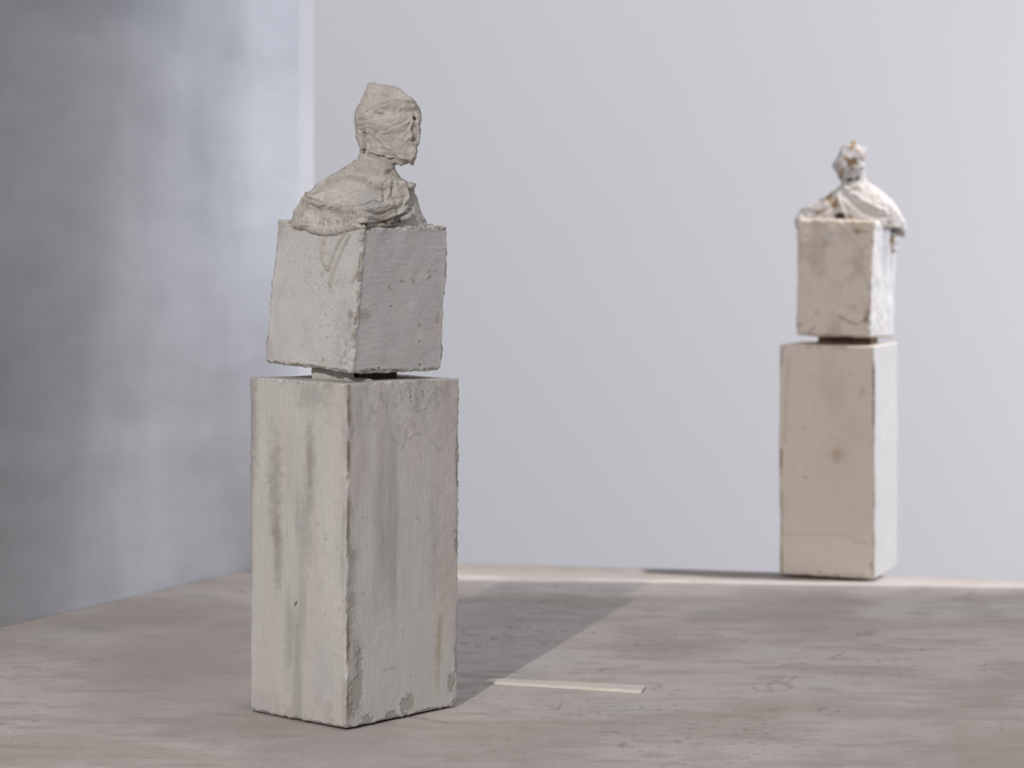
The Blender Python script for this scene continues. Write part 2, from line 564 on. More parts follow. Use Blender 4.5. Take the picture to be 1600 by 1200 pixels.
def paint_near_block(co, px, py, face, edge, p):
    n = len(px)
    col = np.tile(np.array((0.61, 0.595, 0.575)), (n, 1))
    Lf, Rf = face == 2, face == 1
    col = np.where(Rf[:, None], col * np.array((0.91, 0.91, 0.93)), col)  # right face's shade put into its colour, slightly darker
    ext = fbm(co, 25, 2, 101) * 0.0008
    s = fbm(co, 35, 4, 102)
    col = tint(col, smooth(0.1, 0.9, s), (0.52, 0.50, 0.475), 0.6)
    s = fbm(co, 60, 3, 103)
    col = tint(col, smooth(0.2, 0.9, s), (0.60, 0.55, 0.51), 0.5)
    for k, q in enumerate(DR):
        m = stroke(px, py, q, 1.8, 110 + k, 0.3) * Lf
        m2 = stroke(px, py, [(a + 2.0, b) for a, b in q], 1.3, 110 + k, 0.3) * Lf
        ext += m * 0.0018
        col = tint(col, m, (0.54, 0.49, 0.43), 0.6)
        col = tint(col, m2, (0.34, 0.30, 0.25), 0.6)
    m = blob(px, py, 514, 418, 5, 5, 115, ns=0.3) * Lf + blob(px, py, 517, 443, 3, 4, 116, ns=0.3) * Lf
    col = tint(col, m, (0.42, 0.385, 0.33), 0.7)
    ext += m * 0.0008
    pits = smooth(0.6, 0.85, fbm(co, 420, 2, 120)) * (blob(px, py, 500, 440, 45, 55, 121, edge=0.8) + blob(px, py, 515, 520, 40, 50, 122, edge=0.8) * 0.7)
    col = np.where(Lf[:, None], tint(col, pits, (0.36, 0.33, 0.30), 0.6), col)
    ext -= pits * Lf * 0.0004
    g = blob(px, py, 541, 540, 13, 48, 123, 0.12, edge=0.8) * smooth(-0.4, 0.5, fbm(co, 250, 3, 124))
    g += 0.7 * blob(px, py, 437, 358, 8, 18, 125, edge=0.9) + 0.6 * blob(px, py, 418, 548, 8, 20, 126, edge=0.9)
    col = np.where(Lf[:, None], tint(col, g, (0.36, 0.34, 0.32), 0.7), col)
    # right face marks
    wr = smooth(-0.25, 0.25, fbm(co, 260, 2, 131)) * sum(stroke(px, py, q, 1.7, 130 + k, 0.9) for k, q in enumerate([
        [(652, 443), (660, 440), (668, 434), (674, 428)], [(624, 436), (630, 442)], [(640, 434), (646, 438), (650, 446)], [(608, 446), (614, 458)], [(664, 424), (680, 422)]]))
    col = np.where(Rf[:, None], tint(col, wr, (0.33, 0.285, 0.235), 0.7), col)
    ext += wr * Rf * 0.0006
    g = blob(px, py, 566, 493, 10, 8, 140, edge=0.6) + blob(px, py, 559, 488, 5, 9, 141, edge=0.6)
    col = np.where(Rf[:, None], tint(col, g, (0.40, 0.365, 0.33), 0.7), col)
    g = blob(px, py, 687, 512, 7, 18, 142, 0.1, edge=0.5)
    col = np.where(Rf[:, None], tint(col, g, (0.60, 0.52, 0.46), 0.7), col)
    g = blob(px, py, 684, 498, 3, 10, 143, 0.1, edge=0.5) + blob(px, py, 655, 508, 3, 4, 144)
    col = np.where(Rf[:, None], tint(col, g, (0.38, 0.34, 0.30), 0.6), col)
    fl = sum(blob(px, py, x, y, rx, 1.3, 150 + k, 0.1, ns=0.6) for k, (x, y, rx) in enumerate([(583, 577, 5), (574, 576, 2), (591, 575, 2), (656, 570, 1.5), (655, 533, 1.4), (612, 478, 1.3), (694, 358, 2.2), (688, 357, 1.5)]))
    col = np.where(Rf[:, None], tint(col, fl, (0.07, 0.055, 0.045), 0.95), col)
    fl = blob(px, py, 505, 563, 2, 4, 160, ns=0.5) + blob(px, py, 500, 510, 1.2, 1.6, 161) + blob(px, py, 548, 492, 4, 9, 162, edge=0.6)
    col = np.where(Lf[:, None], tint(col, fl, (0.32, 0.285, 0.25), 0.8), col)
    # edges: lumpy, buff
    q = 553 + (583 - py) * 0.072 - 2
    fe = np.exp(-((px - q) / 3.2) ** 2) * (face > 0) * (face < 3)
    col = tint(col, fe * smooth(-0.5, 0.4, fbm(co, 160, 3, 170)), (0.44, 0.395, 0.345), 0.8)
    ext += fe * np.abs(fbm(co, 170, 3, 171)) * 0.0022
    ext += blob(px, py, 556, 372, 9, 18, 172, 0.4, edge=0.8) * Lf * 0.0015
    ext += 0.00022 * fbm(co, 260, 3, 173, (0.3, 0.3, 1.6)) * Rf
    sp = 0.6 * smooth(0.75, 1.0, fbm(co, 300, 2, 174)) * smooth(-0.1, 0.5, fbm(co, 30, 2, 175))
    col = tint(col, sp, (0.34, 0.31, 0.28), 0.5)
    col = tint(col, edge * smooth(-0.2, 0.5, fbm(co, 140, 3, 176)), (0.30, 0.26, 0.215), 0.85)
    nearedge = np.maximum(np.maximum(smooth(0.05, 0.0, p[:, 2]), smooth(0.95, 1.0, p[:, 2])), np.maximum(smooth(0.06, 0, np.where(Rf, p[:, 0], p[:, 1])), smooth(0.94, 1, np.where(Rf, p[:, 0], p[:, 1]))))
    col = tint(col, nearedge * smooth(-0.3, 0.5, fbm(co, 110, 3, 177)), (0.42, 0.385, 0.34), 0.5)
    ext += nearedge * (0.0006 + fbm(co, 120, 3, 178) * 0.0008)
    return col, ext


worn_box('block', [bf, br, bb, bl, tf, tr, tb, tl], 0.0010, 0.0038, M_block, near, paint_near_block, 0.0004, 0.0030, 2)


# joint between plinth and block: a plaster lump and two dark wooden feet
def lump(name, segs, mat, parent, voxel=0.0009, noise=0.0006, seed=0):
    """union of ellipsoids (cx,cy,cz,rx,ry,rz)"""
    bm = bmesh.new()
    for (cx, cy, cz, rx, ry, rz) in segs:
        r = bmesh.ops.create_icosphere(bm, subdivisions=4, radius=1)
        for v in r['verts']:
            v.co = Vector((cx + v.co.x * rx, cy + v.co.y * ry, cz + v.co.z * rz))
    me = bpy.data.meshes.new(name)
    bm.to_mesh(me)
    bm.free()
    me = voxelise(me, voxel, 2)
    co, no = get_co(me), get_no(me)
    set_co(me, co + no * (fbm(co, 150, 3, seed) * noise)[:, None])
    paint(me, np.ones((len(co), 3)))
    return new_obj(name, me, mat, parent)


def voxelise(me, voxel, it=2):
    o = bpy.data.objects.new('tmp', me)
    COL.objects.link(o)
    m = o.modifiers.new('r', 'REMESH')
    m.mode = 'VOXEL'
    m.voxel_size = voxel
    m.use_smooth_shade = True
    if it:
        s = o.modifiers.new('s', 'SMOOTH')
        s.iterations = it
        s.factor = 0.5
    dg = bpy.context.evaluated_depsgraph_get()
    out = bpy.data.meshes.new_from_object(o.evaluated_get(dg))
    bpy.data.objects.remove(o)
    return out


pz = 0.3555
pad = lambda q: quad_prism([tuple(P(x, 580, Y)[:2]) for x, Y in q], pz - 0.001, 0.3715)
simple_box_part('joint_pad', [*[(*P(x, 580, Y)[:2], pz - 0.001) for x, Y in ((541, 2.476), (560, 2.53), (508, 2.56), (487, 2.505))],
                             *[(*P(x, 580, Y)[:2], z) for x, Y, z in ((541, 2.476, 0.3665), (560, 2.53, 0.366), (508, 2.56, 0.370), (487, 2.505, 0.3695))]], M_pale, near, seed=4, rough=0.0018, r=0.003)
simple_box_part('joint_block', quad_prism([tuple(P(x, 580, Y)[:2]) for x, Y in ((560, 2.482), (621, 2.53), (590, 2.585), (540, 2.54))], pz - 0.001, 0.3660), M_brown, near, seed=5)
lump('joint_pad', [(*P(545, 590, 2.478)[:2], 0.3595, 0.006, 0.008, 0.0075), (*P(562, 590, 2.476)[:2], 0.3565, 0.014, 0.008, 0.0030)], M_pale, near, seed=6)


# ------------------------------------------------------------------ ring lofted figure pieces
def rings_mesh(bm, rings, nseg=48, expo=2.2):
    """rings: (py, xL, xR, half depth m, centre depth Y, shear)"""
    loops = []
    for (py, xl, xr, hd, cy, sh) in rings:
        vs = []
        for k in range(nseg):
            a = 2 * math.pi * k / nseg
            ca, sa = math.cos(a), math.sin(a)
            ex = math.copysign(abs(ca) ** (2 / expo), ca)
            ey = math.copysign(abs(sa) ** (2 / expo), sa)
            X = ((xl + xr) / 2 - 800 + ex * (xr - xl) / 2) / F * cy
            Z = CH - (py - HZ) / F * cy
            vs.append(bm.verts.new((X, cy + ey * hd + ex * sh, Z)))
        loops.append(vs)
    for a, b in zip(loops, loops[1:]):
        for k in range(nseg):
            bm.faces.new((a[k], a[(k + 1) % nseg], b[(k + 1) % nseg], b[k]))
    bm.faces.new(loops[0][::-1])
    bm.faces.new(loops[-1])


def ball(bm, x, y, Y, rx, ry, rz, rot=0):
    c = P(x, y, Y)
    r = bmesh.ops.create_icosphere(bm, subdivisions=3, radius=1)
    cs, sn = math.cos(rot), math.sin(rot)
    for v in r['verts']:
        a, b, d = v.co.x * rx, v.co.y * ry, v.co.z * rz
        a, d = a * cs - d * sn, a * sn + d * cs
        v.co = Vector((c[0] + a, c[1] + b, c[2] + d))


def tube_mesh(name, paths, mat, parent, seg=6):
    """paths: list of (list of points, radius)"""
    bm = bmesh.new()
    for pts, rad in paths:
        pts = [Vector(p) for p in pts]
        prev = None
        for i, p in enumerate(pts):
            t = (pts[min(i + 1, len(pts) - 1)] - pts[max(i - 1, 0)]).normalized()
            a = t.cross(Vector((0.1, 1, 0.2))).normalized()
            b = t.cross(a)
            rr = rad * (0.4 if i in (0, len(pts) - 1) else 1)
            ring = [bm.verts.new(p + (a * math.cos(2 * math.pi * k / seg) + b * math.sin(2 * math.pi * k / seg)) * rr) for k in range(seg)]
            if prev:
                for k in range(seg):
                    bm.faces.new((prev[k], prev[(k + 1) % seg], ring[(k + 1) % seg], ring[k]))
            else:
                bm.faces.new(ring[::-1])
            prev = ring
        bm.faces.new(prev)
    me = bpy.data.meshes.new(name)
    bm.to_mesh(me)
    bm.free()
    for p in me.polygons:
        p.use_smooth = True
    return new_obj(name, me, mat, parent)


def folds(co, no, px, py, lst):
    """lst: (polyline, width px, height m, kind)   kind 0 ridge, 1 lapped edge (sharp on one side)"""
    front = smooth(0.15, -0.25, no[:, 1])
    d0 = np.zeros(len(co))
    q = np.stack([px * 0.08, py * 0.08, px * 0], 1)
    wx, wy = vnoise(q, 5) * 1.6, vnoise(q + 9, 6) * 1.6
    for pts, wd, h, kind in lst:
        d, s, t = seg_dist(px + wx, py + wy, pts)
        fade = smooth(0, 0.12, t) * smooth(1, 0.88, t)
        if kind == 0:
            g = np.exp(-(d / wd) ** 2)
        else:
            sd = d * s
            g = np.where(sd > 0, np.exp(-(sd / (wd * 3.0)) ** 2), -0.5 * np.exp(-((-sd - wd * 0.6) / (wd * 0.7)) ** 2) + np.exp(-(sd / (wd * 0.35)) ** 2) * 0.6)
        d0 += g * h * fade * front
    return d0


# ---- near bust
bm = bmesh.new()
CY = 2.535
rings_mesh(bm, [  # torso
    (236, 563, 612, 0.014, CY, 0), (248, 559, 616, 0.0165, CY, 0), (256, 551, 617, 0.019, CY, 0), (263, 537, 617, 0.024, CY, -0.002),
    (270, 524, 619, 0.030, CY, -0.003), (278, 512, 625, 0.036, CY, -0.004), (287, 499, 640, 0.042, CY, -0.002), (296, 487, 646, 0.046, CY, 0.003),
    (306, 477, 650, 0.049, CY, 0.006), (318, 469, 653, 0.052, CY, 0.009), (332, 462, 657, 0.053, CY, 0.012), (344, 458, 663, 0.054, CY, 0.013),
    (353, 457, 667, 0.054, CY, 0.013), (357, 462, 664, 0.050, CY, 0.013)], expo=2.15)
rings_mesh(bm, [  # head
    (131, 577, 582, 0.002, CY, 0), (133.5, 575, 606, 0.009, CY, 0), (138, 573, 621, 0.015, CY, 0), (145, 570, 631, 0.019, CY, 0), (152, 567, 641, 0.0215, CY, 0),
    (158, 564, 650, 0.0235, CY, 0), (168, 558, 655, 0.0245, CY, 0), (183, 554, 657, 0.025, CY, 0), (200, 555, 657, 0.0245, CY, 0),
    (215, 559, 655, 0.023, CY, 0), (228, 562, 653, 0.022, CY, 0), (240, 566, 651, 0.020, CY, 0), (249, 582, 647, 0.017, CY, 0), (256, 600, 636, 0.010, CY, 0)], expo=2.3)
# hem that hangs over the left face of the block
hem = [(465, 345), (471, 350), (482, 354.5), (495, 358), (508, 360), (522, 360), (535, 357.5), (548, 354), (560, 351), (575, 348), (592, 347), (606, 346)]


def surf_y(x):
    """depth of the block's visible faces near their top, at photo column x"""
    dd = (x - 800) / F
    return (-0.155 + 1.073 * 2.44) / (dd + 1.073) if x < 566 else (0.155 + 0.79 * 2.44) / (0.79 - dd)


for k in range(len(hem) - 1):
    for t in np.linspace(0, 0.875, 8):
        x = hem[k][0] * (1 - t) + hem[k + 1][0] * t
        y = hem[k][1] * (1 - t) + hem[k + 1][1] * t
        q = smooth(0, 2.5, k + t)
        e = smooth(560, 580, x)
        ball(bm, x, y - 1, surf_y(x) + 0.001 + 0.007 * e, 0.0035 + 0.0027 * q, 0.0055, 0.0040 + 0.0014 * q)
        if k >= 1:
            ball(bm, x, y - 13, surf_y(x) + 0.010 + 0.004 * e, 0.009, 0.011, 0.0105)
ball(bm, 578, 341, 2.482, 0.020, 0.016, 0.010, -0.1)
ball(bm, 641, 292, CY - 0.010, 0.0045, 0.010, 0.0045, 0.3)
ball(bm, 647, 289, CY - 0.004, 0.0022, 0.006, 0.0022, 0.3)
ball(bm, 643, 250, CY - 0.006, 0.0030, 0.004, 0.0042)
ball(bm, 641.5, 254, CY - 0.006, 0.0013, 0.0025, 0.0030)
ball(bm, 645.5, 254.5, CY - 0.006, 0.0012, 0.0025, 0.0032)
ball(bm, 612, 330, CY - 0.036, 0.022, 0.012, 0.010, -0.25)      # forearm swell
ball(bm, 520, 318, CY - 0.040, 0.028, 0.012, 0.016, 0.2)        # shoulder swell
ball(bm, 651, 200, CY - 0.008, 0.0042, 0.010, 0.020)             # brow and nose side
ball(bm, 643, 238, CY - 0.008, 0.0062, 0.010, 0.009)             # chin
me = bpy.data.meshes.new('bust')
bm.to_mesh(me)
bm.free()
me = voxelise(me, 0.00075, 7)
co, no = get_co(me), get_no(me)
px, py = topix(co)
FS = 2.0
D = FS * folds(co, no, px, py, [
    # head bandage laps
    ([(556, 184), (570, 180), (585, 170), (600, 163), (620, 159), (640, 162), (655, 166)], 2.6, 0.0016, 1),
    ([(590, 206), (604, 204), (616, 200), (628, 194), (640, 188)], 2.4, 0.0014, 1),
    ([(562, 200), (570, 195), (580, 197), (592, 204)], 2.0, 0.0013, 1),
    ([(577, 134), (600, 138), (622, 142), (648, 160)], 2.0, 0.0009, 0),
    ([(578, 150), (600, 151), (630, 150)], 2.5, -0.0008, 0),
    ([(583, 178), (592, 180), (602, 178)], 2.2, -0.0014, 0),
    ([(572, 200), (588, 212), (602, 228), (618, 240)], 1.6, 0.0011, 0),
    ([(569, 204), (568, 222), (568, 240)], 1.6, -0.0030, 0),
    ([(573, 206), (572, 216)], 1.5, -0.0018, 0),
    ([(560, 200), (562, 218), (566, 236)], 2.4, 0.0010, 0),
    ([(572, 198), (576, 212), (582, 232)], 1.8, 0.0008, 0),
    ([(610, 238), (622, 244), (636, 248), (648, 242)], 1.8, 0.0013, 0),
    ([(600, 244), (615, 252), (630, 255)], 1.6, 0.0010, 0),
    ([(625, 215), (632, 222), (640, 214), (642, 206)], 1.5, 0.0006, 0),
    ([(640, 180), (645, 190), (641, 202), (641, 222)], 1.6, 0.0010, 0),
    ([(648, 196), (648, 210), (647, 224)], 2.6, -0.0020, 0),
    ([(653, 190), (654, 210), (653, 228)], 1.2, 0.0008, 0),
    ([(625, 172), (635, 176), (650, 172)], 3.0, -0.0010, 0),
    ([(570, 240), (590, 243), (606, 250), (618, 252)], 2.0, -0.0022, 0),
    # neck scarf
    ([(545, 256), (565, 250), (590, 256), (617, 256)], 2.0, 0.0011, 0),
    ([(532, 266), (556, 264), (580, 268), (602, 272), (617, 262)], 2.2, -0.0016, 0),
    ([(535, 264), (556, 258), (580, 263), (600, 267), (616, 264)], 2.4, 0.0014, 0),
    ([(520, 276), (545, 272), (560, 275), (578, 284), (600, 288), (618, 276)], 2.2, 0.0018, 1),
    ([(566, 276), (578, 292), (592, 305), (600, 318)], 1.7, 0.0014, 0),
    ([(578, 284), (590, 298), (604, 300)], 3.5, -0.0018, 0),
    ([(600, 286), (602, 304), (600, 316)], 3.0, -0.0012, 0),
    ([(607, 284), (608, 300), (604, 314)], 1.4, 0.0008, 0),
    ([(616, 282), (620, 298), (628, 308)], 1.5, 0.0009, 0),
    ([(612, 290), (614, 306), (620, 316)], 3.0, -0.0012, 0),
    ([(624, 282), (634, 294), (636, 308), (628, 322)], 2.0, 0.0020, 0),
    ([(640, 294), (646, 310), (642, 324)], 4.0, -0.0020, 0),
    # chest band
    ([(470, 307), (490, 314), (515, 320), (545, 326), (575, 328), (605, 326), (630, 316)], 2.2, 0.0020, 1),
    ([(474, 300), (486, 308), (500, 312)], 2.0, 0.0010, 0),
    ([(478, 318), (500, 326), (530, 332), (560, 334)], 1.8, -0.0011, 0),
    ([(560, 330), (590, 334), (620, 326), (634, 314)], 1.8, -0.0015, 0),
    ([(570, 338), (600, 342), (625, 334), (640, 320)], 2.0, 0.0012, 0),
    ([(550, 350), (580, 350), (610, 345), (636, 334), (648, 322)], 2.4, -0.0030, 0),
    ([(565, 320), (580, 312), (596, 316)], 1.6, 0.0008, 0),
    ([(490, 292), (510, 284), (530, 282), (560, 280)], 3.0, 0.0010, 0),
    ([(484, 302), (505, 295), (530, 300), (540, 312)], 4.0, -0.0009, 0),
    ([(640, 330), (650, 338), (664, 345)], 2.4, 0.0010, 0),
])
eye = blob(px, py, 647.5, 185, 2.6, 2.8, 1, ns=0.4) * smooth(0.2, -0.1, no[:, 1])
D -= eye * 0.0035
hd = smooth(262, 240, py)
D += fbm(co, 120, 3, 200) * (0.0006 + 0.0002 * hd) + fbm(co, 500, 2, 201) * 0.00022
rg = 1 - np.abs(fbm(co, 75, 3, 206, (0.5, 0.8, 1.5))) * 2.2
D += np.clip(rg, -0.5, 1) * 0.0007
# ragged silhouette
D += np.clip(fbm(co, 380, 2, 202), 0, 1) * 0.0006
co2 = co + no * D[:, None]
# ragged chin tip drooping
tip = blob(px, py, 644, 249, 4.5, 5, 3, ns=0.5)
co2[:, 2] -= tip * 0.0030 * (0.6 + 0.4 * fbm(co, 700, 1, 204))
set_co(me, co2)
col = np.tile(np.array((0.60, 0.553, 0.50)), (len(co), 1))
col = tint(col, smooth(0.0, 0.9, fbm(co, 60, 4, 210)), (0.655, 0.62, 0.575), 0.8)
col = tint(col, smooth(0.1, 0.9, fbm(co, 45, 3, 211)), (0.49, 0.44, 0.38), 0.6)
# white dried plaster
wp = blob(px, py, 510, 303, 34, 14, 212, 0.2, edge=0.7) + blob(px, py, 500, 345, 40, 14, 213, 0.25, edge=0.8) + blob(px, py, 582, 232, 14, 7, 214, 0.3, edge=0.7) + 0.6 * blob(px, py, 600, 178, 25, 12, 215, edge=0.8)
col = tint(col, wp * smooth(-0.4, 0.4, fbm(co, 200, 3, 216)), (0.76, 0.73, 0.69), 0.75)
gy = blob(px, py, 575, 312, 18, 12, 217, edge=0.7) + blob(px, py, 640, 336, 16, 14, 218, edge=0.8) + blob(px, py, 650, 208, 5, 16, 219, edge=0.5)
col = tint(col, gy, (0.52, 0.51, 0.51), 0.65)
bn = blob(px, py, 555, 281, 16, 4, 220, 0.2, edge=0.8) + stroke(px, py, [(470, 306), (490, 300), (515, 286), (545, 280)], 3, 221) * 0.6 + stroke(px, py, [(478, 322), (510, 332), (545, 334)], 3, 222) * 0.4
bn += 0.8 * stroke(px, py, [(612, 338), (632, 346), (580, 350)], 2.2, 223) + 0.5 * blob(px, py, 640, 165, 14, 5, 224, 0.3, edge=0.8)
col = tint(col, bn, (0.36, 0.30, 0.24), 0.65)
pit = smooth(0.35, 0.6, fbm(co, 600, 2, 225)) * (blob(px, py, 540, 342, 30, 14, 226, edge=0.8) + blob(px, py, 500, 326, 28, 8, 227, edge=0.8))
col = tint(col, pit, (0.26, 0.23, 0.20), 0.7)
col = tint(col, eye, (0.09, 0.07, 0.05), 0.9)  # shade inside the eye hole painted as a dark spot
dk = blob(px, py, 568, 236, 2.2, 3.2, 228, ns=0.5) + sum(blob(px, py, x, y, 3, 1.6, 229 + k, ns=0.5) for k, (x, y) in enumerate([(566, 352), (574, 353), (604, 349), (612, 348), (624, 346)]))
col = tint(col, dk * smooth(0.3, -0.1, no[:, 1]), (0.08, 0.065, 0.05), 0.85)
paint(me, col)
bust = new_obj('bust', me, M_gauze, near)

# loose threads and frayed ends
from mathutils.bvhtree import BVHTree
bvh = BVHTree.FromPolygons([Vector(v) for v in get_co(me)], [tuple(p.vertices) for p in me.polygons])
eyep = Vector((0, 0, CH))


def on(x, y, lift=0.0006, bv=None, dflt=2.50):
    d = (Vector(P(x, y, 2.5)) - eyep).normalized()
    h = (bv or bvh).ray_cast(eyep, d)
    if h[0] is None:
        return Vector(P(x, y, dflt))
    return h[0] + h[1] * lift


def spline(pts, n=6):
    out = []
    for i in range(len(pts) - 1):
        p0 = pts[max(i - 1, 0)]
        p1, p2 = pts[i], pts[i + 1]
        p3 = pts[min(i + 2, len(pts) - 1)]
        for k in range(n):
            t = k / n
            out.append(tuple(0.5 * ((2 * p1[j]) + (-p0[j] + p2[j]) * t + (2 * p0[j] - 5 * p1[j] + 4 * p2[j] - p3[j]) * t * t + (-p0[j] + 3 * p1[j] - 3 * p2[j] + p3[j]) * t ** 3) for j in (0, 1)))
    out.append(pts[-1])
    return out


th = []
for pts, r in [([(604, 286), (606, 300), (602, 312), (604, 320)], 0.0007), ([(568, 278), (580, 296), (594, 306), (598, 322)], 0.0011),
               ([(618, 284), (622, 300), (632, 306), (634, 318)], 0.0008), ([(612, 304), (622, 308), (630, 312), (626, 322)], 0.0007),
               ([(560, 328), (575, 334), (592, 332), (608, 326), (628, 322)], 0.0009), ([(596, 318), (598, 328), (590, 334)], 0.0009),
               ([(576, 326), (586, 314), (596, 318)], 0.0007), ([(606, 322), (618, 328), (632, 318), (638, 306)], 0.0010),
               ([(590, 340), (610, 338), (628, 330)], 0.0008), ([(575, 208), (586, 218), (596, 230)], 0.0006), ([(570, 200), (568, 220), (567, 236)], 0.0007)]:
    th.append(([on(a, b) for a, b in spline(pts)], r))
for q in th:
    tube_mesh('loose_thread', [q], M_thread, bust)
fr = []
for k in range(16):   # fringe along the chin and nape
    x = 568 + k * 2.0 + random.uniform(-0.6, 0.6)
    y = 236 + 0.12 * (x - 568)
    fr.append(([on(x, y - 2), on(x + random.uniform(-1, 1), y + 1.5, 0.0012), on(x + random.uniform(-2, 2), y + random.uniform(3, 5.5), 0.0018)], 0.0004))
for k in range(7):
    x = 637 + k * 1.5
    base = Vector(P(x, 247, CY - 0.006))
    fr.append(([base, Vector(P(x + random.uniform(-0.7, 0.7), 252, CY - 0.006)), Vector(P(x + random.uniform(-1, 1), 253 + random.uniform(0, 6), CY - 0.006))], 0.0007))
for (x, y) in [(656, 218), (656, 212), (655, 226), (656, 205), (652, 232)]:
    fr.append(([Vector(P(x - 2, y, CY - 0.005)), Vector(P(x + 0.5, y + 3, CY - 0.005)), Vector(P(x + 0.3, y + 7, CY - 0.005))], 0.0006))
for (x, y) in [(553, 246), (557, 240), (561, 238), (549, 250)]:
    fr.append(([Vector(P(x + 2, y + 4, CY - 0.003)), Vector(P(x, y + 1, CY - 0.004)), Vector(P(x + 0.5, y - 4, CY - 0.004))], 0.0005))
for q in fr:
    tube_mesh('frayed_thread', [q], M_thread, bust)

# ------------------------------------------------------------------ far tower
far = empty('bust_sculpture', (0.50, 3.60, 0), 'smaller, farther cream tower at the platform edge, its small brown-flecked head on a tall block', 'sculpture')
th_ = math.radians(22.5)
s_ = 0.146
z0 = 0.003
ff = np.array([0.537, 3.504, z0])
fl_ = ff + s_ * np.array([-math.cos(th_), math.sin(th_), 0])
fr_ = ff + s_ * np.array([math.sin(th_), math.cos(th_), 0])
fb_ = fl_ + fr_ - ff
ZT = 0.3475


def lift(p, z, dx=0):
    q = np.array(p, float).copy()
    q[2] = z
    q[0] += dx
    return q


def paint_far_plinth(co, px, py, face, edge, p):
    n = len(px)
    col = np.tile(np.array((0.585, 0.515, 0.455)), (n, 1))
    Lf, Rf = face == 2, face == 1
    col = tint(col, smooth(0, 1, fbm(co, 25, 4, 300, (1, 1, 0.4))), (0.47, 0.405, 0.35), 0.35)
    col = tint(col, smooth(0.1, 1, fbm(co, 12, 3, 301)), (0.53, 0.475, 0.425), 0.7)
    col = np.where(Rf[:, None], tint(col, np.ones(n), (0.42, 0.41, 0.405), 0.9), col)  # right face's lit tone put into its colour, neutral against the cream
    m = blob(px, py, 1309, 712, 9, 9, 302, edge=0.8) + 0.7 * blob(px, py, 1347, 610, 4, 9, 303, edge=0.8) + 0.15 * blob(px, py, 1300, 615, 7, 9, 304, edge=0.9) + blob(px, py, 1256, 668, 4, 2, 305)
    col = np.where(Lf[:, None], tint(col, m, (0.40, 0.29, 0.20), 0.6), col)
    m = blob(px, py, 1269, 589, 1.8, 1.8, 306) + blob(px, py, 1258, 746, 1.8, 1.5, 307) + blob(px, py, 1327, 584, 1.3, 1.3, 308)
    col = np.where(Lf[:, None], tint(col, m, (0.12, 0.08, 0.06), 0.7), col)
    m = stroke(px, py, [(1222, 835), (1255, 835), (1300, 836), (1334, 838)], 1.0, 309, 0.3) * 0.45 + stroke(px, py, [(1336, 846), (1356, 849)], 1.2, 310, 0.3) * 0.6
    m += stroke(px, py, [(1276, 893), (1300, 899), (1330, 897), (1358, 900)], 1.4, 311) * smooth(-0.3, 0.3, fbm(co, 200, 2, 312))
    m += stroke(px, py, [(1232, 560), (1228, 620), (1227, 690)], 2.0, 316) * 0.35 + blob(px, py, 1362, 885, 4, 12, 317) * 0.6
    col = np.where(Lf[:, None], tint(col, m, (0.28, 0.18, 0.11), 0.8), col)
    e = np.exp(-((px - 1365.5) / 1.8) ** 2) * (smooth(-0.4, 0.4, fbm(co, 60, 3, 313)) * 0.55 + blob(px, py, 1365, 641, 6, 18, 314, edge=0.2) + 0.8 * blob(px, py, 1366, 590, 4, 25, 319, edge=0.5)) * (face > 0) * (face < 3)
    col = tint(col, e, (0.10, 0.045, 0.03), 0.85)
    e = np.exp(-((px - 1221) / 1.6) ** 2) * (smooth(-0.1, 0.5, fbm(co, 40, 3, 315)) * 0.7 + smooth(850, 880, py) + 0.6 * blob(px, py, 1221, 720, 3, 22, 318)) * Lf
    col = tint(col, e, (0.14, 0.08, 0.05), 0.8)
    t = np.exp(-((py - 543.5) / 2.0) ** 2) * smooth(-0.1, 0.5, fbm(co, 90, 3, 320)) * Lf
    col = tint(col, t, (0.30, 0.19, 0.11), 0.7)
    return col, fbm(co, 14, 2, 321) * 0.0008


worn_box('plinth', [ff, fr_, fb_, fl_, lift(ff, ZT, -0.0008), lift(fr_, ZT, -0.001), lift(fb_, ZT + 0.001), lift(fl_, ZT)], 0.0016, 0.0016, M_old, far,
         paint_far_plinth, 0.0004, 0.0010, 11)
pd = inset(ff, fr_, fb_, fl_, 0.55, (-0.015, -0.028))
simple_box_part('gap_shade_pad', quad_prism(pd, -0.0008, 0.0045), M_shim, far)

cf, cl, cr = P(1359, 528, 3.515), P(1243, 524, 3.56), P(1397, 526, 3.622)
cb = cl + cr - cf
cf[2] = 0.3595
cl[2] = 0.3615
cr[2] = 0.357
cb[2] = 0.360
df, dl, dr = P(1366, 344, 3.515), P(1246, 342, 3.56), P(1401, 344, 3.622)
db = dl + dr - df


